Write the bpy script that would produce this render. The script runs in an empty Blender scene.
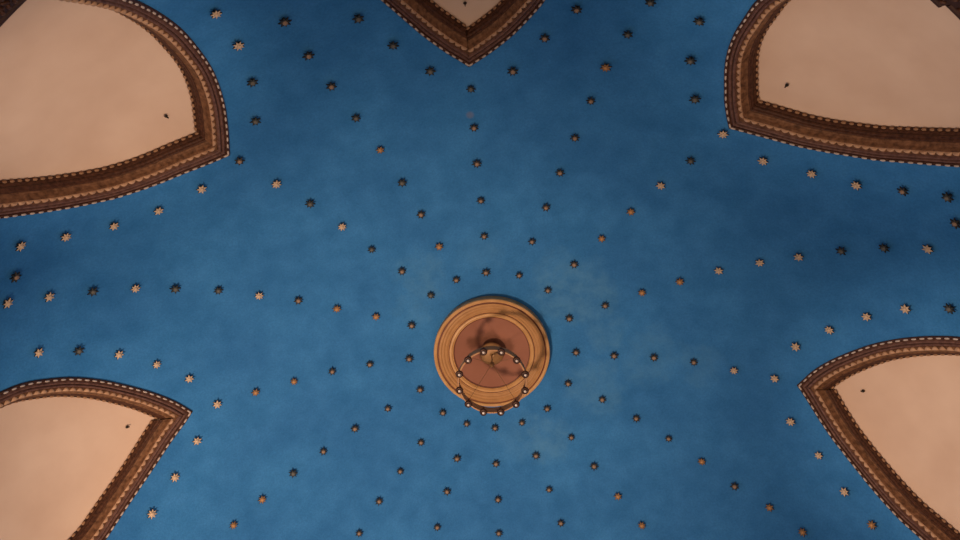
import bpy, bmesh, math, random
from mathutils import Vector, Matrix, Quaternion

# star rows, and for every star: azimuth (deg), height on the dome (m), tone, row, place in its row
STAR_ROWS = [
    'in the row up to the top lunette',
    'in the row just right of the top lunette',
    'in the row to the upper-right lunette',
    'in the row between the two right lunettes',
    'in the row to the lower-right lunette',
    'in the row passing below the lower-right lunette',
    'in the second row right of the downward row',
    'in the first row right of the downward row',
    'in the row running straight down',
    'in the first row left of the downward row',
    'in the second row left of the downward row',
    'in the row passing below the lower-left lunette',
    'in the row to the lower-left lunette',
    'in the row between the two left lunettes',
    'in the row to the upper-left lunette',
    'in the row just left of the top lunette',
    'along the lower side of the upper-left lunette frame',
    'along the right side of the upper-left lunette frame',
    'along the left side of the top lunette frame',
    'along the right side of the top lunette frame',
    'along the left side of the upper-right lunette frame',
    'along the lower side of the upper-right lunette frame',
    'along the upper side of the lower-right lunette frame',
    'along the lower side of the lower-right lunette frame',
    'along the upper side of the lower-left lunette frame',
    'along the lower side of the lower-left lunette frame',
]
STARS = [
    (10.12,9.991,2,0,0), (10.44,9.901,2,0,1), (10.3,9.772,2,0,2), (9.98,9.594,2,0,3), (10,9.379,2,0,4), 
    (10.08,9.098,3,0,5), (32.25,9.989,2,1,0), (32.26,9.899,2,1,1), (32.42,9.766,2,1,2), (32.29,9.588,2,1,3), 
    (32.27,9.363,2,1,4), (32.13,9.074,2,1,5), (31.95,8.76,1,1,6), (32.59,8.386,3,1,7), (33.06,7.963,3,1,8), 
    (54.27,9.988,2,2,0), (54.29,9.898,2,2,1), (54.51,9.765,1,2,2), (54.35,9.582,1,2,3), (54.3,9.353,0,2,4), 
    (54.16,9.086,3,2,5), (53.73,8.75,0,2,6), (78.89,9.989,2,3,0), (79.02,9.899,2,3,1), (78.81,9.765,1,3,2), 
    (78.98,9.588,1,3,3), (78.83,9.364,0,3,4), (79.09,9.092,0,3,5), (79.26,8.797,0,3,6), (79.16,8.434,3,3,7), 
    (79.16,8.04,3,3,8), (79.33,7.613,0,3,9), (104.26,9.989,2,4,0), (104.52,9.899,2,4,1), (103.8,9.762,2,4,2), 
    (103.88,9.581,2,4,3), (104.34,9.355,0,4,4), (104.29,9.081,0,4,5), (127.85,9.988,2,5,0), (127.73,9.897,2,5,1), 
    (128.33,9.76,2,5,2), (128.79,9.583,2,5,3), (129.46,9.354,1,5,4), (130.04,9.076,2,5,5), (129.34,8.762,1,5,6), 
    (129.3,8.41,1,5,7), (151.64,9.989,2,6,0), (152.41,9.894,2,6,1), (152.83,9.759,2,6,2), (152.82,9.574,1,6,3), 
    (152.44,9.351,1,6,4), (172.18,9.989,2,7,0), (171.84,9.897,2,7,1), (172.01,9.761,2,7,2), (172.28,9.586,2,7,3), 
    (-168.35,9.989,2,8,0), (-168.11,9.895,2,8,1), (-168.36,9.759,2,8,2), (-168.25,9.592,2,8,3), 
    (-148.2,9.99,2,9,0), (-148.8,9.897,2,9,1), (-148.78,9.768,2,9,2), (-148.92,9.585,2,9,3), 
    (-129.17,9.99,2,10,0), (-129.3,9.896,2,10,1), (-129.19,9.765,2,10,2), (-129.1,9.589,2,10,3), 
    (-129.35,9.364,2,10,4), (-105.32,9.99,2,11,0), (-105.34,9.899,2,11,1), (-105.11,9.762,2,11,2), 
    (-105.59,9.577,2,11,3), (-105.71,9.361,3,11,4), (-106.12,9.082,1,11,5), (-106.43,8.777,1,11,6), 
    (-80.8,9.991,2,12,0), (-81.09,9.896,2,12,1), (-81.25,9.762,2,12,2), (-81.88,9.582,1,12,3), 
    (-82.05,9.356,1,12,4), (-82.17,9.086,0,12,5), (-56.27,9.989,2,13,0), (-56.64,9.902,1,13,1), 
    (-57.06,9.766,1,13,2), (-56.93,9.586,2,13,3), (-57.23,9.366,0,13,4), (-57.17,9.09,3,13,5), 
    (-57.35,8.76,3,13,6), (-57.46,8.416,0,13,7), (-57.65,8.014,3,13,8), (-57.66,7.568,0,13,9), 
    (-57.42,7.112,0,13,10), (-30.95,9.989,3,14,0), (-31.18,9.897,2,14,1), (-31.77,9.767,3,14,2), 
    (-31.62,9.594,0,14,3), (-31.53,9.368,3,14,4), (-31.91,9.101,0,14,5), (-31.72,8.752,2,14,6), 
    (-10.64,9.991,2,15,0), (-10.47,9.899,1,15,1), (-10.66,9.767,2,15,2), (-10.85,9.592,3,15,3), 
    (-11.27,9.358,1,15,4), (-11.79,9.074,3,15,5), (-12.1,8.735,2,15,6), (-11.99,8.36,2,15,7), 
    (-11.53,7.893,2,15,8), (-38.81,8.631,0,16,0), (-44.28,8.383,0,16,1), (-47.65,8.034,0,16,2), 
    (-49.53,7.59,0,16,3), (-50.37,7.115,0,16,4), (-24.68,8.6,3,17,0), (-20.31,8.28,3,17,1), (-17.67,7.85,0,17,2), 
    (-16.34,7.341,0,17,3), (3.57,8.905,3,18,0), (-0.69,8.59,3,18,1), (-3.56,8.208,3,18,2), (17.46,8.953,2,19,0), 
    (21.68,8.626,2,19,1), (24.95,8.274,2,19,2), (46.38,8.66,3,20,0), (41.89,8.359,3,20,1), (39.32,7.935,3,20,2), 
    (61.17,8.653,0,21,0), (66.07,8.37,0,21,1), (69.45,8.048,0,21,2), (71.33,7.638,2,21,3), (72.46,7.201,3,21,4), 
    (96.86,8.942,0,22,0), (92.9,8.67,0,22,1), (90.05,8.341,0,22,2), (88.15,7.965,0,22,3), (87.21,7.519,3,22,4), 
    (112.06,8.902,0,23,0), (115.96,8.602,0,23,1), (119.4,8.266,0,23,2), (121.43,7.891,1,23,3), 
    (-75.31,8.912,0,24,0), (-71.27,8.653,0,24,1), (-68.21,8.318,0,24,2), (-66.24,7.929,3,24,3), 
    (-65.05,7.503,0,24,4), (-87.95,8.856,0,25,0), (-92.28,8.568,0,25,1), (-95.47,8.227,0,25,2), 
    (75.82,7.234,2,-1,0), (-54.28,7.149,2,-2,0), ]
LUNETTES = {
    'UL': (-31.750, 8.655,
        [(8.55, 2.28), (8.46, 3.89), (8.32, 5.96), (8.18, 7.45), (7.99, 8.99), (7.81, 9.97), (7.6, 10.71), (7.35, 11.45), (7.17, 11.76), (6.98, 11.97), (6.78, 12.12), (6.51, 12.29)],
        [(8.62, -1.27), (8.52, -3.82), (8.43, -5.6), (8.3, -8.04), (8.14, -10.14), (7.93, -12.1), (7.7, -13.29), (7.47, -14.11), (7.21, -14.65), (6.8, -14.97), (6.2, -14.7)]),
    'UR': (53.678, 8.678,
        [(8.63, -1.48), (8.52, -3.89), (8.34, -6.5), (8.19, -8.2), (8.02, -9.42), (7.84, -10.23), (7.68, -10.6), (7.51, -11.09), (7.39, -11.32)],
        [(8.59, 2.53), (8.46, 5.44), (8.32, 7.97), (8.14, 10.09), (7.95, 11.7), (7.75, 13.06), (7.52, 13.92), (7.28, 14.59), (6.95, 15.16), (6.3, 14.9)]),
    'LL': (-82.118, 8.886,
        [(8.8, 2.44), (8.7, 4.3), (8.57, 6.23), (8.41, 8.01), (8.21, 9.89), (8.02, 11.19), (7.83, 12.17), (7.63, 12.78), (7.45, 13.28), (7.28, 13.51), (7.1, 13.36)],
        [(8.82, -1.53), (8.71, -3.13), (8.55, -5.41), (8.38, -7.41), (8.19, -9.15), (8.0, -10.58), (7.71, -12.45), (7.3, -13.5), (6.8, -14.2)]),
    'LR': (104.713, 8.909,
        [(8.81, -3.39), (8.67, -6.09), (8.49, -8.35), (8.3, -10.21), (8.07, -11.66), (7.84, -12.66), (7.64, -13.31), (7.46, -13.76), (7, -14.2)],
        [(8.82, 2.23), (8.7, 4.97), (8.54, 7.61), (8.34, 9.76), (8.13, 11.51), (7.92, 12.8), (7.68, 13.79), (7.45, 14.13), (7, 14.7)]),
    'TOP': (10.079, 8.918,
        [(8.77, -3.51), (8.58, -6.27), (8.36, -8.25), (8.12, -9.92), (7.8, -11.4), (7.4, -12.3), (7, -13)],
        [(8.84, 2.7), (8.74, 5.04), (8.62, 7.16), (8.45, 9.02), (8.27, 10.51), (7.9, 11.6), (7.4, 12.9), (7, 13.3)]),
}
HOOKS = [
    ('UL', (-2.746, -4.454, 8.152)),
    ('UR', (4.187, -3.051, 8.221)),
    ('LL', (-4.914, -0.732, 8.479)),
    ('LR', (4.778, 1.154, 8.537)),
    ('TOP', (0.873, -4.821, 8.554)),
]

ZO = 1.6                      # eye height: the camera stands 1.6 m above the floor of the hall
CAM_X = (0.969327, 0.24557, 0.009987)
CAM_U = (0.23347, -0.932739, 0.274754)
CAM_F = (-0.076787, 0.263995, 0.961463)
CAM_POS = (0.9412, -4.0424, 0.0)
DA, DN, DZ, DB = 5.7295, 2.2, 5.9235, 4.1374    # dome: superelliptic shell of revolution

scene = bpy.context.scene
COL = scene.collection

# ------------------------------------------------------------------ dome maths
def dome_r(z):
    if z <= DZ: return DA
    t = min((z - DZ) / DB, 1.0)
    return DA * max(1 - t ** DN, 0.0) ** (1 / DN)

def dome_z(r):
    return DZ + DB * max(1 - min(r / DA, 1.0) ** DN, 0.0) ** (1 / DN)

def P3(phi, z, off=0.0):
    """point at azimuth phi (deg) and height z on the dome; off pushes it outward behind the shell"""
    a = math.radians(phi); r = dome_r(z)
    p = Vector((r * math.sin(a), -r * math.cos(a), z))
    return p + nrm(p) * off if off else p

def nrm(p):
    """outward unit normal of the dome shell"""
    r = math.hypot(p.x, p.y); h = p.z - DZ
    if h <= 0:
        return Vector((p.x / r, p.y / r, 0))
    gr = (r / DA) ** (DN - 1) / DA; gz = (h / DB) ** (DN - 1) / DB
    v = Vector((p.x / max(r, 1e-6) * gr, p.y / max(r, 1e-6) * gr, gz))
    return v.normalized()

def to_dome(p):
    r = math.hypot(p.x, p.y); h = p.z - DZ
    if h <= 0:
        return Vector((p.x / r * DA, p.y / r * DA, p.z))
    s = ((r / DA) ** DN + (h / DB) ** DN) ** (-1 / DN)
    return Vector((p.x * s, p.y * s, DZ + h * s))

# ------------------------------------------------------------------ object helpers
def link(name, me, mats, parent=None, loc=None, smooth=True):
    o = bpy.data.objects.new(name, me); COL.objects.link(o)
    for m in (mats if isinstance(mats, (list, tuple)) else [mats]): me.materials.append(m)
    if smooth:
        for f in me.polygons: f.use_smooth = True
    if parent: o.parent = parent
    elif loc is not None: o.location = loc
    return o

def from_bm(name, bm, mats, parent=None, smooth=True, loc=None):
    me = bpy.data.meshes.new(name)
    bmesh.ops.recalc_face_normals(bm, faces=bm.faces)
    bm.to_mesh(me); bm.free()
    return link(name, me, mats, parent, loc, smooth)

def tag(o, label=None, cat=None, group=None, kind=None):
    if label: o['label'] = label
    if cat: o['category'] = cat
    if group: o['group'] = group
    if kind: o['kind'] = kind
    return o

def empty(name, loc, rot=None):
    o = bpy.data.objects.new(name, None); COL.objects.link(o)
    o.location = loc; o.empty_display_size = .05
    if rot is not None: o.rotation_mode = 'QUATERNION'; o.rotation_quaternion = rot
    return o

# ------------------------------------------------------------------ materials
def rgb(h):
    c = [int(h[i:i + 2], 16) / 255 for i in (0, 2, 4)]
    return tuple((v / 12.92 if v <= .04045 else ((v + .055) / 1.055) ** 2.4) for v in c) + (1,)

def base_mat(name, rough=.6, metal=0.0, spec=.3):
    m = bpy.data.materials.new(name); m.use_nodes = True
    n = m.node_tree.nodes; b = n['Principled BSDF']
    b.inputs['Roughness'].default_value = rough; b.inputs['Metallic'].default_value = metal
    b.inputs['Specular IOR Level'].default_value = spec
    return m, n, m.node_tree.links, b

def noise_mat(name, c1, c2, scale=4, rough=.6, metal=0., bump=0., detail=6, spec=.3, lo=.3, hi=.7):
    m, n, l, b = base_mat(name, rough, metal, spec)
    tc = n.new('ShaderNodeTexCoord'); t = n.new('ShaderNodeTexNoise')
    t.inputs['Scale'].default_value = scale; t.inputs['Detail'].default_value = detail
    l.new(tc.outputs['Object'], t.inputs['Vector'])
    r = n.new('ShaderNodeValToRGB')
    r.color_ramp.elements[0].position = lo; r.color_ramp.elements[1].position = hi
    r.color_ramp.elements[0].color = c1; r.color_ramp.elements[1].color = c2
    l.new(t.outputs['Fac'], r.inputs['Fac']); l.new(r.outputs['Color'], b.inputs['Base Color'])
    if bump:
        bp = n.new('ShaderNodeBump'); bp.inputs['Strength'].default_value = bump
        bp.inputs['Distance'].default_value = .02
        l.new(t.outputs['Fac'], bp.inputs['Height']); l.new(bp.outputs['Normal'], b.inputs['Normal'])
    return m

def dome_material():
    m, n, l, b = base_mat('blue_painted_plaster', .75, 0, .15)
    tc = n.new('ShaderNodeTexCoord')
    def noise(scale, detail, rough=.55):
        t = n.new('ShaderNodeTexNoise'); t.inputs['Scale'].default_value = scale
        t.inputs['Detail'].default_value = detail; t.inputs['Roughness'].default_value = rough
        l.new(tc.outputs['Object'], t.inputs['Vector']); return t
    def ramp(src, p0, p1, c0, c1):
        r = n.new('ShaderNodeValToRGB'); e = r.color_ramp.elements
        e[0].position, e[1].position = p0, p1; e[0].color, e[1].color = c0, c1
        l.new(src, r.inputs['Fac']); return r.outputs['Color']
    def mix(a, bb, fac, mode='MIX'):
        x = n.new('ShaderNodeMix'); x.data_type = 'RGBA'; x.blend_type = mode
        if isinstance(fac, float): x.inputs[0].default_value = fac
        else: l.new(fac, x.inputs[0])
        for s, v in ((6, a), (7, bb)):
            if isinstance(v, tuple): x.inputs[s].default_value = v
            else: l.new(v, x.inputs[s])
        return x.outputs[2]
    def math_(op, a, bb=None):
        x = n.new('ShaderNodeMath'); x.operation = op
        for s, v in ((0, a), (1, bb)):
            if v is None: continue
            if isinstance(v, (int, float)): x.inputs[s].default_value = v
            else: l.new(v, x.inputs[s])
        return x.outputs[0]
    big = noise(.8, 3); mid = noise(3.2, 6, .6); fine = noise(38, 3, .7)
    col = ramp(mid.outputs['Fac'], .32, .68, BLUE1, BLUE2)
    col = mix(col, ramp(big.outputs['Fac'], .35, .65, (.88, .9, .92, 1), (1.1, 1.08, 1.05, 1)), 1.0, 'MULTIPLY')
    col = mix(col, ramp(fine.outputs['Fac'], .3, .7, (.86, .88, .9, 1), (1.13, 1.11, 1.1, 1)), 1.0, 'MULTIPLY')
    # old water marks: pale bloom in patches round the medallion
    wob = noise(2.6, 5, .65); streak = noise(5.5, 6, .7)
    vm = n.new('ShaderNodeVectorMath'); vm.operation = 'MULTIPLY_ADD'
    l.new(wob.outputs['Color'], vm.inputs[0]); vm.inputs[1].default_value = (.8, .8, .5)
    off = n.new('ShaderNodeVectorMath'); off.operation = 'ADD'
    l.new(tc.outputs['Object'], off.inputs[0]); off.inputs[1].default_value = (-.4, -.4, -.25)
    l.new(off.outputs[0], vm.inputs[2])
    tot = None
    for (x, y, z, r, s) in BLOOMS:
        d = n.new('ShaderNodeVectorMath'); d.operation = 'DISTANCE'
        l.new(vm.outputs[0], d.inputs[0]); d.inputs[1].default_value = (x, y, z)
        mr = n.new('ShaderNodeMapRange'); mr.interpolation_type = 'SMOOTHSTEP'
        mr.inputs['From Min'].default_value = r * 1.15; mr.inputs['From Max'].default_value = r * .6
        mr.inputs['To Min'].default_value = 0; mr.inputs['To Max'].default_value = s
        l.new(d.outputs['Value'], mr.inputs['Value'])
        tot = mr.outputs[0] if tot is None else math_('MAXIMUM', tot, mr.outputs[0])
    st = n.new('ShaderNodeMapRange'); st.inputs['From Min'].default_value = .3; st.inputs['From Max'].default_value = .62
    l.new(streak.outputs['Fac'], st.inputs['Value'])
    fac = math_('MULTIPLY', tot, st.outputs[0])
    col = mix(col, BLOOM, fac)
    # chipped spot with bare plaster
    d = n.new('ShaderNodeVectorMath'); d.operation = 'DISTANCE'
    l.new(tc.outputs['Object'], d.inputs[0]); d.inputs[1].default_value = (.587, -3.551, 9.301)
    mr = n.new('ShaderNodeMapRange'); mr.inputs['From Min'].default_value = .065; mr.inputs['From Max'].default_value = .03
    mr.inputs['To Max'].default_value = .4
    l.new(d.outputs['Value'], mr.inputs['Value'])
    col = mix(col, rgb('8a7f80'), mr.outputs[0])
    l.new(col, b.inputs['Base Color'])
    bp = n.new('ShaderNodeBump'); bp.inputs['Strength'].default_value = .25; bp.inputs['Distance'].default_value = .01
    l.new(fine.outputs['Fac'], bp.inputs['Height']); l.new(bp.outputs['Normal'], b.inputs['Normal'])
    return m

BLUE1, BLUE2, BLOOM = (.032, .183, .455, 1), (.045, .218, .525, 1), (.092, .285, .53, 1)
BLOOMS = [(1.42, -.62, 9.95, .62, .6), (1.25, -1.0, 9.94, .4, .35), (1.75, .1, 9.9, .3, .5), (1.75, -.3, 9.9, .25, .45),
          (1.4, .98, 9.92, .5, .5), (2.3, .62, 9.78, .45, .35), (2.45, .3, 9.74, .25, .35), (.46, 1.65, 9.93, .45, .6),
          (-.7, -1.45, 9.93, .4, .45), (-.95, -.95, 9.96, .3, .3), (.1, 1.5, 9.95, .4, .3), (2.9, .75, 9.55, .35, .3),
          (.25, -1.55, 9.94, .35, .25)]
SHADOW_BLOBS = [(-.235, -.20, .17, .7), (.245, -.02, .16, .6), (.02, -.19, .2, .6), (-.08, -.22, .14, .5), (.13, -.13, .14, .5)]  # chandelier shadow painted as dark patches on the terracotta disc
M = {}
M['blue'] = dome_material()
M['plaster'] = noise_mat('cream_plaster', (.68, .49, .375, 1), (.77, .58, .455, 1), 1.6, .85, spec=.1, detail=7, bump=.12)
M['wood'] = noise_mat('dark_carved_wood', (.040, .014, .008, 1), (.115, .046, .024, 1), 26, .5, bump=.3)
M['wood_mauve'] = noise_mat('aged_mauve_wood', (.085, .038, .029, 1), (.20, .10, .075, 1), 24, .55, bump=.2)
M['wood_brown'] = noise_mat('umber_wood', (.085, .036, .015, 1), (.21, .095, .042, 1), 24, .55, bump=.2)
M['groove'] = noise_mat('groove_wood', (.035, .014, .010, 1), (.06, .025, .016, 1), 12, .6)
M['bead_light'] = noise_mat('worn_pale_bead', (.50, .40, .34, 1), (.66, .54, .46, 1), 9, .5)
M['leaf'] = noise_mat('tan_leaf_gilding', (.40, .22, .125, 1), (.62, .38, .235, 1), 9, .45)
M['cove'] = noise_mat('brown_cove_wood', (.085, .036, .016, 1), (.26, .125, .062, 1), 20, .55, bump=.25)
M['bead_tan'] = noise_mat('tan_bead', (.28, .15, .08, 1), (.40, .22, .12, 1), 9, .5)
M['med_light'] = noise_mat('ochre_gilded_wood', (.54, .28, .10, 1), (.70, .39, .16, 1), 6, .4)
M['med_mid'] = noise_mat('brown_gilded_wood', (.42, .20, .068, 1), (.52, .26, .095, 1), 6, .45)
M['med_dark'] = noise_mat('red_brown_line', (.13, .03, .013, 1), (.18, .045, .02, 1), 8, .5)
M['pink'] = noise_mat('terracotta_paint', (.30, .125, .08, 1), (.36, .155, .10, 1), 2.2, .8, spec=.1)
def paint_shadow(m, blobs):  # mixes painted shadow patches into the base colour
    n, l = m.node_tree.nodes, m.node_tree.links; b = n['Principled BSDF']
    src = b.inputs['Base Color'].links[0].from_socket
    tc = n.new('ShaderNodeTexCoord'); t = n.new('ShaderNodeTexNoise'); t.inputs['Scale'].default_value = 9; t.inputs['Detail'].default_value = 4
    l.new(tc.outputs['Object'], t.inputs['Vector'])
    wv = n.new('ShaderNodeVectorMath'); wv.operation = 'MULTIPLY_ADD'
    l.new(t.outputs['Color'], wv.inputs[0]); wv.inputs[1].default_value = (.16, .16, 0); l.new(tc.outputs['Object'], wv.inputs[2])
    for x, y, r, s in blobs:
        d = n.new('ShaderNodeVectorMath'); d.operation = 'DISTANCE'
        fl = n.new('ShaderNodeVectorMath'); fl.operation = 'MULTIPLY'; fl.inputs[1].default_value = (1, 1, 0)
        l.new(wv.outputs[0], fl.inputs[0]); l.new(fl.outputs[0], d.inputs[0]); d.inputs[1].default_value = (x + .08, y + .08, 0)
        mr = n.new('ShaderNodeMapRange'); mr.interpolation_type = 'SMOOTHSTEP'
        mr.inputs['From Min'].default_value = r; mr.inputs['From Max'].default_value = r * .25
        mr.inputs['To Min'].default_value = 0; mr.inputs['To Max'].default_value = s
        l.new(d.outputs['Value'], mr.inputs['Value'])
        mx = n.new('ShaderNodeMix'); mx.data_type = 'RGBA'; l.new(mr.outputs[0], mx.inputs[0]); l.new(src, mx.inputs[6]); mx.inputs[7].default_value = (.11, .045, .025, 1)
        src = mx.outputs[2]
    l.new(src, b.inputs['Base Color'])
paint_shadow(M['pink'], SHADOW_BLOBS)
M['brass'] = noise_mat('aged_brass', (.27, .135, .048, 1), (.36, .185, .07, 1), 8, .45, metal=.15)
M['hoop'] = noise_mat('brown_hoop_wood', (.46, .235, .105, 1), (.56, .30, .145, 1), 8, .6)
M['bronze'] = noise_mat('dark_bronze', (.035, .014, .010, 1), (.07, .03, .018, 1), 8, .4, metal=.3)
M['iron'] = noise_mat('black_iron', (.012, .009, .008, 1), (.03, .022, .018, 1), 20, .6)
M['bulb'] = noise_mat('frosted_bulb_glass', (.75, .62, .55, 1), (.9, .8, .72, 1), 6, .25, spec=.5)
GILT = [noise_mat('bright_gilding', (.62, .44, .29, 1), (.78, .58, .40, 1), 22, .4),
        noise_mat('orange_gilding', (.50, .24, .09, 1), (.62, .33, .14, 1), 22, .4),
        noise_mat('brown_gilding', (.32, .205, .135, 1), (.44, .29, .20, 1), 22, .5),
        noise_mat('tarnished_gilding', (.13, .125, .11, 1), (.20, .18, .15, 1), 22, .6)]
RAYS = [GILT[0], noise_mat('orange_worn_rays', (.22, .12, .06, 1), (.40, .22, .10, 1), 30, .5),
        noise_mat('shaded_dark_rays', (.028, .032, .036, 1), (.06, .055, .05, 1), 30, .6),  # dark ray tones hold shade as well as tarnish in their colour
        noise_mat('shaded_dull_rays', (.025, .036, .042, 1), (.05, .055, .055, 1), 30, .65)]
M['edge'] = noise_mat('dark_star_edge', (.012, .02, .028, 1), (.03, .036, .04, 1), 30, .7)  # dark backing puts a ring of shade and dirt round each star

# ------------------------------------------------------------------ lunette outlines
def resample(pts, n):
    L = [0.]
    for a, b in zip(pts, pts[1:]): L.append(L[-1] + (b - a).length)
    out = []; j = 0
    for i in range(n):
        s = L[-1] * i / (n - 1)
        while j < len(pts) - 2 and L[j + 1] < s: j += 1
        t = (s - L[j]) / max(L[j + 1] - L[j], 1e-9)
        out.append(pts[j].lerp(pts[j + 1], min(max(t, 0), 1)))
    return out

ZBOT = 3.0                    # the shell and arches are carried this far down
ZCOR = 5.0                    # underside of the carved cornices
class Side:
    """one flank of a pointed arch: dense smooth polyline from tip down to ZBOT, on the dome"""
    def __init__(s, tip_phi, tip_z, pts):
        raw = [(tip_z, 0.)] + list(pts)
        raw += [(ZBOT - .4, raw[-1][1])]
        v = []
        for (z0, f0), (z1, f1) in zip(raw, raw[1:]):
            k = max(2, int(abs(z0 - z1) / .03) + int(abs(f0 - f1) / .4))
            for i in range(k): v.append((z0 + (z1 - z0) * i / k, f0 + (f1 - f0) * i / k))
        v.append(raw[-1])
        p3 = resample([P3(tip_phi + f, z) for z, f in v], 320)
        for _ in range(30):
            q = p3[:]
            for i in range(1, len(p3) - 1): q[i] = (p3[i - 1] + 2 * p3[i] + p3[i + 1]) / 4
            p3 = q
        s.p = [to_dome(q) for q in p3]; s.sign = 1 if pts[-1][1] > 0 else -1
        s.tip_phi = tip_phi
        a = math.radians(tip_phi); s.e = Vector((math.cos(a), math.sin(a), 0)) * s.sign   # sideways, away from the axis plane
        s.fr = []
        for i, q in enumerate(s.p):
            t = (s.p[min(i + 1, len(s.p) - 1)] - s.p[max(i - 1, 0)]).normalized()
            nn = nrm(q); T = t.cross(nn).normalized()
            if T.dot(s.e) > 0: T = -T                       # into the opening
            s.fr.append((T, nn))
        s.k = []; acc = 0.
        for i, q in enumerate(s.p):                          # the frame is a little wider at the point
            acc += (q - s.p[i - 1]).length if i else 0
            x = min(acc / 1.3, 1.0); s.k.append(1.11 - .145 * x * x * (3 - 2 * x))
    def offset(s, t, h, n):
        """curve at distance t inside the outline, h proud of (+) or behind (-) the shell, mitred on the axis plane"""
        c = []
        for q, (T, nn), k_ in zip(s.p, s.fr, s.k):
            d = to_dome(q + T * t * k_); c.append((d, nrm(d)))
        pts = [d - k * h for d, k in c]
        x = [q.dot(s.e) for q in pts]
        i0 = 0
        for i in range(len(pts) - 1):
            if x[i] < 0 <= x[i + 1]: i0 = i; break
        if x[0] >= 0:
            f = x[0] / max(x[1] - x[0], 1e-6)
            first = pts[0] + (pts[0] - pts[1]) * min(f, 4) if t < 0 else pts[0]; rest = pts[1:]
        else:
            f = -x[i0] / (x[i0 + 1] - x[i0]); first = pts[i0].lerp(pts[i0 + 1], f); rest = pts[i0 + 1:]
        first = first - s.e * first.dot(s.e)
        rest = [q for q in rest if q.z > ZBOT - .3]
        return resample([first] + rest, n)

LUN = {k: (v[0], v[1], Side(v[0], v[1], v[2]), Side(v[0], v[1], v[3])) for k, v in LUNETTES.items()}
WIDTH, RECESS = .30, .20

def outline_phi(side):
    """table of (z, |phi|) for hole cutting"""
    c = side.offset(.12, 0, 120)
    return [(q.z, abs((math.degrees(math.atan2(q.x, -q.y)) - side.tip_phi + 180) % 360 - 180)) for q in c]

def in_hole(phi, z):
    for tp, tz, a, b in LUN.values():
        d = (phi - tp + 180) % 360 - 180
        if abs(d) > 20 or z > tz: continue
        tab = HOLE[tp][0 if d * a.sign > 0 else 1]
        if z > tab[0][0]: continue
        for (z0, f0), (z1, f1) in zip(tab, tab[1:]):
            if z1 <= z <= z0:
                f = f0 + (f1 - f0) * ((z0 - z) / max(z0 - z1, 1e-6))
                if abs(d) < f: return True
                break
        else:
            if z < tab[-1][0] and abs(d) < tab[-1][1]: return True
    return False
HOLE = {v[0]: (outline_phi(v[2]), outline_phi(v[3])) for v in LUN.values()}

# ------------------------------------------------------------------ the dome
def build_dome():
    bm = bmesh.new(); NP = 720
    zs = []
    for i in range(1, 150):
        a = math.pi / 2 * (1 - i / 150)
        c, s = math.cos(a), math.sin(a)
        k = (abs(c) ** DN + abs(s) ** DN) ** (-1 / DN)
        zs.append((DA * c * k, DZ + DB * s * k))
    for i in range(0, 42): zs.append((DA, DZ - i * (DZ - ZBOT + .0) / 41))
    rows = [[bm.verts.new((r * math.sin(2 * math.pi * j / NP), -r * math.cos(2 * math.pi * j / NP), z)) for j in range(NP)] for r, z in zs]
    top = bm.verts.new((0, 0, DZ + DB))
    for j in range(NP): bm.faces.new((top, rows[0][j], rows[0][(j + 1) % NP]))
    for i in range(len(rows) - 1):
        zc = (zs[i][1] + zs[i + 1][1]) / 2
        for j in range(NP):
            if zc < 8.95 and in_hole((j + .5) * 360 / NP, zc): continue
            bm.faces.new((rows[i][j], rows[i + 1][j], rows[i + 1][(j + 1) % NP], rows[i][(j + 1) % NP]))
    loose = [v for v in bm.verts if not v.link_faces]
    bmesh.ops.delete(bm, geom=loose, context='VERTS')
    o = from_bm('ceiling', bm, M['blue'], loc=(0, 0, ZO))
    tag(o, kind='structure')
    so = o.modifiers.new('shell', 'SOLIDIFY'); so.thickness = .1; so.offset = -1 if o.data.polygons[0].normal.z < 0 else 1
    return o
build_dome()

# ------------------------------------------------------------------ lunette walls, frames
def strip_bm(prof, sides, n, closed=False):
    """sweep a list of (t, h) profile points along both flanks"""
    bm = bmesh.new()
    for s in sides:
        cols = [[bm.verts.new(q) for q in s.offset(t, h, n)] for t, h in prof]
        for a, b in zip(cols, cols[1:]):
            for i in range(n - 1): bm.faces.new((a[i], a[i + 1], b[i + 1], b[i]))
        if closed:
            a, b = cols[-1], cols[0]
            for i in range(n - 1): bm.faces.new((a[i], a[i + 1], b[i + 1], b[i]))
            bm.faces.new([c[-1] for c in cols])
    bmesh.ops.remove_doubles(bm, verts=bm.verts, dist=.0008)
    return bm

def shift(bm, d):
    for v in bm.verts: v.co -= d
    return bm

def blob(bm, c, ax, ay, az, seg=8, rings=5):
    """small ellipsoid with half axes given as vectors"""
    vs = []
    for i in range(1, rings):
        a = math.pi * i / rings
        vs.append([bm.verts.new(c + ax * math.cos(a) + (ay * math.cos(2 * math.pi * j / seg) + az * math.sin(2 * math.pi * j / seg)) * math.sin(a)) for j in range(seg)])
    p0, p1 = bm.verts.new(c + ax), bm.verts.new(c - ax)
    for j in range(seg):
        k = (j + 1) % seg
        bm.faces.new((p0, vs[0][j], vs[0][k])); bm.faces.new((p1, vs[-1][k], vs[-1][j]))
        for r in range(len(vs) - 1): bm.faces.new((vs[r][j], vs[r + 1][j], vs[r + 1][k], vs[r][k]))

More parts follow.
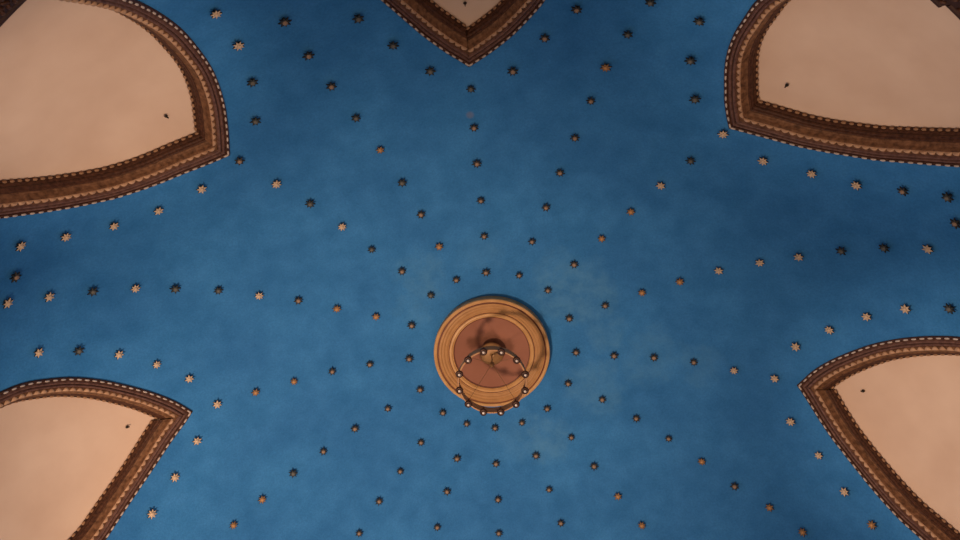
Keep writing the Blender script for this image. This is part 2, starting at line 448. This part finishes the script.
def bead_string(sides, t, h, pitch, wid, hgt, light):
    """carved bead-and-reel moulding: one continuous string, beads in the first material, reels in the second"""
    bm = bmesh.new(); SEG, K = 8, 10
    for s in sides:
        c = s.offset(t, h, 400)
        k = int(sum((b - a).length for a, b in zip(c, c[1:])) / pitch)
        pts = resample(c, k * K + 1); prev = None
        for i, q in enumerate(pts):
            d = (pts[min(i + 1, len(pts) - 1)] - pts[max(i - 1, 0)]).normalized()
            nn = nrm(q); T = d.cross(nn).normalized(); x = (i % K) / K
            lit = x < light
            f = .45 + .55 * math.sqrt(max(0, 1 - (2 * x / light - 1) ** 2)) if lit else .5
            ring = [bm.verts.new(q + T * math.cos(2 * math.pi * j / SEG) * wid * f + nn * math.sin(2 * math.pi * j / SEG) * hgt * f) for j in range(SEG)]
            if prev:
                for j in range(SEG):
                    fc = bm.faces.new((prev[j], prev[(j + 1) % SEG], ring[(j + 1) % SEG], ring[j]))
                    fc.material_index = 0 if ((i - .5) % K) / K < light else 1
            prev = ring
    return bm

def leaf_string(sides, t, h, pitch, length):
    """row of carved tongues: one strip whose outer edge is scalloped"""
    bm = bmesh.new(); K = 12
    for s in sides:
        c = s.offset(t, h, 400)
        k = int(sum((b - a).length for a, b in zip(c, c[1:])) / pitch)
        pts = resample(c, k * K + 1); prev = None
        for i, q in enumerate(pts):
            d = (pts[min(i + 1, len(pts) - 1)] - pts[max(i - 1, 0)]).normalized()
            nn = nrm(q); T = d.cross(nn).normalized()
            if T.dot(s.e) > 0: T = -T
            x = (i % K) / K; f = .05 + .95 * max(0, 1 - abs(2 * x - 1) ** 2.2)
            o = q - T * length * f
            ring = [bm.verts.new(v) for v in (q + nn * .01, q - nn * (.006 + .012 * f), q.lerp(o, .6) - nn * (.006 + .016 * f), o - nn * .004, o + nn * .012)]
            if prev:
                for j in range(4): bm.faces.new((prev[j], prev[j + 1], ring[j + 1], ring[j]))
            prev = ring
    return bm

PLACE = {'UL': 'upper-left', 'UR': 'upper-right', 'LL': 'lower-left', 'LR': 'lower-right', 'TOP': 'top'}
for key, (tp, tz, sa, sb) in LUN.items():
    S = (sa, sb); place = PLACE[key]
    # cream wall inside the arch
    n = 130; off_a = sa.offset(.24, 0, n); off_b = sb.offset(.24, 0, n); bm = bmesh.new(); NC = 28
    grid = []
    for qa, qb in zip(off_a, off_b):
        row = []
        for j in range(NC + 1):
            q = to_dome(qa.lerp(qb, j / NC)); row.append(bm.verts.new(q + nrm(q) * RECESS))
        grid.append(row)
    for i in range(n - 1):
        for j in range(NC):
            bm.faces.new((grid[i][j], grid[i + 1][j], grid[i + 1][j + 1], grid[i][j + 1]))
    bmesh.ops.remove_doubles(bm, verts=bm.verts, dist=.0005)
    w = from_bm('wall_' + place.replace('-', '_'), bm, M['plaster'], loc=(0, 0, ZO)); tag(w, kind='structure')
    fn = w.data.polygons[len(w.data.polygons) // 2]
    so = w.modifiers.new('shell', 'SOLIDIFY'); so.thickness = .08
    so.offset = -1 if fn.normal.dot(nrm(fn.center)) < 0 else 1
    # moulded frame
    base = P3(tp, tz)
    root = empty('lunette_frame', base + Vector((0, 0, ZO)))
    tag(root, 'carved brown wooden frame around the %s cream lunette' % place, 'frame', 'frames around the cream lunettes')
    def part(name, bm, m, smooth=True):
        return from_bm(name, shift(bm, base), m, root, smooth)
    N = 200
    part('rim', strip_bm([(-.010, -.03), (-.008, .024), (.003, .034), (.026, .034), (.034, .024), (.034, -.03)], S, N, True), M['wood'])
    part('rim_beads', bead_string(S, .013, .033, .098, .012, .014, .58), [M['bead_light'], M['groove']])
    part('ridges', strip_bm([(.034, -.04), (.034, .016), (.042, .016), (.049, .036), (.062, .040), (.072, .032), (.075, .012), (.084, .012),
                             (.087, .034), (.099, .040), (.111, .034), (.115, .016), (.119, .016), (.119, -.04)], S, N, True), M['wood_mauve'])
    part('grooves', strip_bm([(.073, .014), (.073, .018), (.086, .018), (.086, .014)], S, N, True), M['groove'])
    part('leaf_band', strip_bm([(.119, -.05), (.119, .012), (.126, .018), (.155, .022), (.168, .014), (.168, -.05)], S, N, True), M['wood_brown'])
    part('leaf_row', leaf_string(S, .170, .014, .088, .046), M['leaf'])
    pr = [(.168, -.215)] + [(.168 + .060 * i / 8, .014 - .070 * math.sin(math.pi / 2 * i / 8) ** 1.3 + (.006 if i in (2, 5) else 0)) for i in range(9)] + [(.228, -.215)]
    part('cove', strip_bm(pr, S, N, True), M['cove'])
    part('inner_ridges', strip_bm([(.228, -.215), (.228, -.068), (.236, -.066), (.244, -.074), (.246, -.092), (.254, -.096), (.262, -.100), (.266, -.118),
                                   (.268, -.215)], S, N, True), M['wood'])
    part('inner_rim', strip_bm([(.268, -.22), (.268, -.128), (.272, -.130), (.280, -.158), (.296, -.190), (.296, -.22)], S, N, True), M['wood'])
    part('inner_beads', bead_string(S, .2935, -.176, .085, .016, .017, .58), [M['bead_tan'], M['groove']])

# hooks in the lunette walls
def dot_hook(key, p):
    p = Vector(p); k = nrm(to_dome(p)); rot = (-k).to_track_quat('Z', 'Y')
    root = empty('wall_hook', p + Vector((0, 0, ZO)), rot)
    tag(root, 'small black iron hook near the tip of the %s cream lunette' % PLACE[key], 'hook', 'hooks in the lunette walls')
    bm = bmesh.new(); bmesh.ops.create_cone(bm, cap_ends=True, segments=16, radius1=.021, radius2=.016, depth=.012)
    for v in bm.verts: v.co.z += .007
    from_bm('plate', bm, M['iron'], root)
    bm = bmesh.new(); path = [Vector((0, 0, .0)), Vector((0, 0, .02))]
    for i in range(1, 11):
        a = math.pi * 1.5 * i / 10
        path.append(Vector((0, .011 - .011 * math.cos(a), .02 + .011 * math.sin(a))))
    tube(bm, path, .006); from_bm('hook', bm, M['iron'], root)

def tube(bm, path, r, seg=8):
    rings = []
    for i, q in enumerate(path):
        t = (path[min(i + 1, len(path) - 1)] - path[max(i - 1, 0)]).normalized()
        u = t.orthogonal() if i == 0 else (rings_u - t * rings_u.dot(t))
        u = u.normalized(); rings_u = u; v = t.cross(u)
        rings.append([bm.verts.new(q + (u * math.cos(2 * math.pi * j / seg) + v * math.sin(2 * math.pi * j / seg)) * r) for j in range(seg)])
    for a, b in zip(rings, rings[1:]):
        for j in range(seg): bm.faces.new((a[j], a[(j + 1) % seg], b[(j + 1) % seg], b[j]))
    bm.faces.new(rings[0][::-1]); bm.faces.new(rings[-1])
for k_, p_ in HOOKS: dot_hook(k_, p_)

# carved dark cornices low on two lunette walls
def cornice(key, spans, label):
    """spans: (v0, v1, top height); v is metres sideways from the lunette's axis"""
    tp = LUN[key][0]; R0 = DA + RECESS; bm = bmesh.new()
    def pt(v, z, d):
        a = math.radians(tp) + v / R0
        return Vector(((R0 - d) * math.sin(a), -(R0 - d) * math.cos(a), z))
    base = pt(0, ZCOR, 0)
    body = bmesh.new(); relief = bmesh.new()
    for v0, v1, top in spans:
        zs = [ZCOR, top - .07, top - .06, top - .03, top - .02, top]; ds = [.05, .05, .062, .064, .056, .052]
        kk = max(2, int((v1 - v0) / .08)); g = []
        for i in range(kk + 1):
            v = v0 + (v1 - v0) * i / kk
            g.append([body.verts.new(pt(v, ZCOR, -.005))] + [body.verts.new(pt(v, z, d)) for z, d in zip(zs, ds)] + [body.verts.new(pt(v, top, -.005))])
        for a, b in zip(g, g[1:]):
            for j in range(len(a)): body.faces.new((a[j], b[j], b[(j + 1) % len(a)], a[(j + 1) % len(a)]))
        body.faces.new(g[0]); body.faces.new(g[-1][::-1])
        v = v0 + .07
        while v < v1 - .04:                                     # rows of carved bosses and leaves
            z = top - .12; q = 0
            while z > ZCOR + .05:
                vv = v + (.035 if q % 2 else 0)
                if vv < v1 - .03:
                    p = pt(vv, z, .052); a = math.radians(tp) + vv / R0
                    k = Vector((math.sin(a), -math.cos(a), 0)); e = Vector((math.cos(a), math.sin(a), 0)); u = Vector((0, 0, 1))
                    blob(relief, p, (u + e * (.6 if q % 2 else -.6)).normalized() * .042, (e - u * (.6 if q % 2 else -.6)).normalized() * .02, k * .02, 8, 5)
                z -= .075; q += 1
            v += .07
    root = empty('carved_cornice', base + Vector((0, 0, ZO))); tag(root, label, 'cornice')
    from_bm('panel', shift(body, base), M['groove'], root, False); from_bm('relief', shift(relief, base), M['wood'], root)
cornice('UL', [(-1.18, .93, 5.645)], 'dark carved wooden cornice low on the upper-left cream lunette')
cornice('UR', [(-.86, -.175, 6.135), (-.175, 1.19, 6.03)], 'dark carved wooden cornice with a stepped top in the upper-right lunette')

# ------------------------------------------------------------------ the stars
def star_meshes():
    rng = random.Random(4); sets = []
    for var in range(4):
        npt = 8 if var % 2 == 0 else 7
        R0, r0, z0, z1 = .064, .034, .052, .066
        rays = bmesh.new(); edge = bmesh.new()
        ang = [math.pi * i / npt for i in range(2 * npt)]
        rad = [(R0 * rng.uniform(.93, 1.08) if i % 2 == 0 else r0) for i in range(2 * npt)]
        lo = [rays.verts.new((rad[i] * math.cos(a), rad[i] * math.sin(a), z0)) for i, a in enumerate(ang)]
        mid = [rays.verts.new((rad[i] * .92 * math.cos(a), rad[i] * .92 * math.sin(a), z0 + .006)) for i, a in enumerate(ang)]
        # ridged rays: ridge rises from the point to the middle
        c = rays.verts.new((0, 0, z1)); k = len(ang)
        for i in range(k):
            rays.faces.new((lo[i], lo[(i + 1) % k], mid[(i + 1) % k], mid[i])); rays.faces.new((mid[i], mid[(i + 1) % k], c))
        rays.faces.new(lo[::-1])
        s = 1.07
        a0 = [edge.verts.new((rad[i] * s * math.cos(a), rad[i] * s * math.sin(a), z0 - .001)) for i, a in enumerate(ang)]
        b0 = [edge.verts.new((rad[i] * s * math.cos(a), rad[i] * s * math.sin(a), z0 - .014)) for i, a in enumerate(ang)]
        for i in range(k): edge.faces.new((b0[i], b0[(i + 1) % k], a0[(i + 1) % k], a0[i]))
        edge.faces.new(a0); edge.faces.new(b0[::-1])
        bmesh.ops.create_cone(edge, cap_ends=True, segments=10, radius1=.018, radius2=.018, depth=.05, matrix=Matrix.Translation((0, 0, .015)))
        boss = bmesh.new(); blob(boss, Vector((0, 0, z1 - .006)), Vector((0, 0, .017)), Vector((.028, 0, 0)), Vector((0, .028, 0)), 12, 6)
        ms = []
        for nm, b in (('rays', rays), ('backing', edge), ('boss', boss)):
            bmesh.ops.recalc_face_normals(b, faces=b.faces)
            me = bpy.data.meshes.new('star_' + nm); b.to_mesh(me); b.free(); ms.append(me)
        for f in ms[2].polygons: f.use_smooth = True
        sets.append(ms)
    return sets
SM = star_meshes(); CACHE = {}
def star_variant(var, tone):
    if (var, tone) not in CACHE:
        ms = [m.copy() for m in SM[var]]
        ms[0].materials.append(RAYS[tone]); ms[1].materials.append(M['edge']); ms[2].materials.append(GILT[tone])
        CACHE[(var, tone)] = ms
    return CACHE[(var, tone)]
ORD = ['first', 'second', 'third', 'fourth', 'fifth', 'sixth', 'seventh', 'eighth', 'ninth', 'tenth', 'eleventh']
TONE = ['bright gilded star', 'orange gilded star', 'dark brown star', 'dull dark star']
rng = random.Random(11)
for phi, z, tone, row, idx in STARS:
    p = P3(phi, z); k = nrm(p)
    q = (-k).to_track_quat('Z', 'Y') @ Quaternion((0, 0, 1), rng.uniform(0, math.tau))
    q = q @ Quaternion((math.cos(idx * 2.1), math.sin(idx * 2.1), 0), math.radians(rng.uniform(-5, 5)))
    root = empty('ceiling_star', p + Vector((0, 0, ZO)), q)
    sc = rng.uniform(.93, 1.07) * (1.0 if row < 16 else 1.0)
    root.scale = (sc, sc, sc)
    if row == -1: lab = 'dark brown star alone near the right edge, below the upper-right lunette row'
    elif row == -2: lab = 'brown star alone near the left edge, below the upper-left lunette row'
    elif row < 16: lab = '%s, %s from the medallion %s' % (TONE[tone], ORD[idx], STAR_ROWS[row])
    else: lab = '%s, %s from the tip %s' % (TONE[tone], ORD[idx], STAR_ROWS[row])
    tag(root, lab, 'star', 'gilded stars on the blue dome')
    for nm, me in zip(('rays', 'backing', 'boss'), star_variant(rng.randrange(4), tone)):
        o = bpy.data.objects.new(nm, me); COL.objects.link(o); o.parent = root

# ------------------------------------------------------------------ medallion
def lathe(prof, seg=96):
    bm = bmesh.new(); rows = []
    for r, z in prof:
        if r < 1e-4: rows.append([bm.verts.new((0, 0, z))])
        else: rows.append([bm.verts.new((r * math.cos(2 * math.pi * j / seg), r * math.sin(2 * math.pi * j / seg), z)) for j in range(seg)])
    for a, b in zip(rows, rows[1:]):
        if len(a) == len(b) == 1: continue
        for j in range(seg):
            k = (j + 1) % seg
            if len(a) == 1: bm.faces.new((a[0], b[j], b[k]))
            elif len(b) == 1: bm.faces.new((a[j], b[0], a[k]))
            else: bm.faces.new((a[j], b[j], b[k], a[k]))
    return bm
def annulus(name, prof, m, root, smooth=False):
    return from_bm(name, lathe(prof + [prof[0]]), m, root, smooth)
ZM = 9.875
med = empty('ceiling_medallion', (0, 0, ZO + ZM))
tag(med, 'round ochre wooden medallion with a terracotta centre at the crown of the blue dome', 'medallion')
T0 = .19
annulus('outer_rim', [(.880, T0), (.884, .01), (.875, -.010), (.852, -.018), (.834, -.010), (.828, .004), (.828, T0)], M['med_light'], med)
annulus('dark_line', [(.828, .05), (.828, .008), (.808, .008), (.808, .05)], M['med_dark'], med)
pr = [(.808, T0)]
for i in range(15):
    t = i / 14; pr.append((.808 - .150 * t, -.004 + .004 * math.sin(t * 21) + .026 * t))
annulus('brown_band', pr + [(.658, T0)], M['med_mid'], med)
annulus('fine_line', [(.658, .06), (.658, .032), (.646, .032), (.646, .06)], M['med_dark'], med)
annulus('ochre_ridge', [(.646, T0), (.646, .022), (.634, .012), (.615, .010), (.602, .020), (.597, .028), (.588, .024), (.583, .036), (.581, T0)], M['med_light'], med)
annulus('inner_line', [(.581, .07), (.581, .042), (.569, .044), (.569, .07)], M['med_dark'], med)
pr = [(.572 * (1 - i / 16), .050 + .10 * (1 - (1 - i / 16) ** 2)) for i in range(17)]
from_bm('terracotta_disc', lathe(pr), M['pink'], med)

# ------------------------------------------------------------------ chandelier
CH = (0.47, 8.835, 14.19)
ch = empty('chandelier', (0, 0, ZO + 10.07))
tag(ch, 'brass hoop chandelier with twelve small bulbs hanging under the round medallion', 'chandelier')
def zz(z): return z - 10.07
annulus('ceiling_rose', [(.0001, zz(10.05)), (.10, zz(10.03)), (.12, zz(9.97)), (.175, zz(9.91)), (.185, zz(9.885)), (.165, zz(9.865)), (.10, zz(9.85)), (.04, zz(9.84)), (.0001, zz(9.838))], M['brass'], ch, True)
bm = bmesh.new(); tube(bm, [Vector((0, 0, zz(9.86))), Vector((0, 0, zz(9.5)))], .009)
from_bm('stem', bm, M['brass'], ch)
from_bm('hub', lathe([(.0001, zz(9.56)), (.02, zz(9.55)), (.035, zz(9.50)), (.03, zz(9.45)), (.012, zz(9.42)), (.0001, zz(9.41))], 24), M['brass'], ch)
ZH = 8.96
for i in range(4):
    a = math.radians(CH[2] + 45 + 90 * i); bm = bmesh.new(); pts = []
    for j in range(13):
        t = j / 12; r = .03 + (CH[0] - .035) * t
        pts.append(Vector((r * math.sin(a), -r * math.cos(a), zz(9.48 + (ZH + .03 - 9.48) * t))))
    tube(bm, pts, .0035, 6); from_bm('hanging_rod', bm, M['brass'], ch)
annulus('hoop', [(CH[0] + .008, zz(ZH + .07)), (CH[0] + .014, zz(ZH + .055)), (CH[0] + .008, zz(ZH + .04)), (CH[0] + .008, zz(ZH - .05)), (CH[0] + .014, zz(ZH - .065)), (CH[0] + .008, zz(ZH - .08)), (CH[0] - .008, zz(ZH - .08)), (CH[0] - .008, zz(ZH + .07))], M['hoop'], ch)
sock0 = bulb0 = None
for k in range(12):
    a = math.radians(CH[2] + (k - .5) * 30)
    if sock0 is None:
        sm = bpy.data.meshes.new('socket'); b_ = lathe([(.0001, .16), (.016, .16), (.020, .10), (.022, .055), (.046, .045), (.054, .02), (.050, .002), (.034, -.006), (.022, .006), (.0001, .008)], 20)
        bmesh.ops.recalc_face_normals(b_, faces=b_.faces); b_.to_mesh(sm); b_.free(); sm.materials.append(M['bronze'])
        bu = bpy.data.meshes.new('bulb'); b_ = lathe([(.0001, .010), (.014, .008), (.019, -.004), (.017, -.014), (.009, -.020), (.0001, -.022)], 16)
        bmesh.ops.recalc_face_normals(b_, faces=b_.faces); b_.to_mesh(bu); b_.free(); bu.materials.append(M['bulb'])
        for me in (sm, bu):
            for f in me.polygons: f.use_smooth = True
        sock0 = bpy.data.objects.new('socket', sm); bulb0 = bpy.data.objects.new('bulb', bu); so, bo = sock0, bulb0
    else:
        so, bo = sock0.copy(), bulb0.copy()
    COL.objects.link(so); COL.objects.link(bo)
    so.parent = ch; so.location = (CH[0] * math.sin(a), -CH[0] * math.cos(a), zz(CH[1] + .02)); bo.parent = so; bo.location = (0, 0, 0)
    so['label'] = 'dark bronze bulb socket'; bo['label'] = 'pale frosted bulb'

# ------------------------------------------------------------------ light
def lamp(name, loc, power, color, size):
    d = bpy.data.lights.new(name, 'POINT'); d.energy = power; d.color = color; d.shadow_soft_size = size
    o = bpy.data.objects.new(name, d); COL.objects.link(o); o.location = loc; return o
WARM = (1.0, .72, .52)
def spot(name, loc, aim, power, half, size=.2):
    d = bpy.data.lights.new(name, 'SPOT'); d.energy = power; d.color = WARM; d.shadow_soft_size = size
    d.spot_size = math.radians(2 * half); d.spot_blend = 1.0
    o = bpy.data.objects.new(name, d); COL.objects.link(o)
    o.location = Vector(loc) + Vector((0, 0, ZO))
    o.rotation_mode = 'QUATERNION'; o.rotation_quaternion = (Vector(aim) - Vector(loc)).to_track_quat('-Z', 'Y'); return o
# uplight under the crown, then unseen fill spots added to brighten four lunettes
spot('hall_uplight', (-3.2, .8, -.9), (-2.22, 1.21, 9.5), 3000, 37.5, .4)
for tp_, z_, pw, half_ in ((-31.75, 7.1, 2000, 11.5), (53.7, 7.2, 1350, 14), (-82.1, 7.4, 570, 14), (104.7, 7.4, 2300, 14)):
    q_ = P3(tp_, z_, RECESS)
    spot('lunette_fill', (-q_.x * .7, -q_.y * .7, 2.0), q_, pw, half_, .25)
w = bpy.data.worlds.new('hall'); scene.world = w; w.use_nodes = True
w.node_tree.nodes['Background'].inputs[0].default_value = (1.0, .72, .52, 1)
w.node_tree.nodes['Background'].inputs[1].default_value = .60

# ------------------------------------------------------------------ camera
cd = bpy.data.cameras.new('camera'); cam = bpy.data.objects.new('camera', cd); COL.objects.link(cam)
cd.sensor_fit = 'HORIZONTAL'; cd.sensor_width = 36; cd.lens = 700 / 960 * 36; cd.clip_end = 200
X, U, F = Vector(CAM_X), Vector(CAM_U), Vector(CAM_F)
m = Matrix((X, U, -F)).transposed().to_4x4(); m.translation = Vector(CAM_POS) + Vector((0, 0, ZO))
cam.matrix_world = m; scene.camera = cam

vs = scene.view_settings
scene.display_settings.display_device = 'sRGB'
vs.view_transform = 'Standard'; vs.look = 'None'; vs.gamma = 1; vs.use_curve_mapping = False; vs.exposure = 0.0
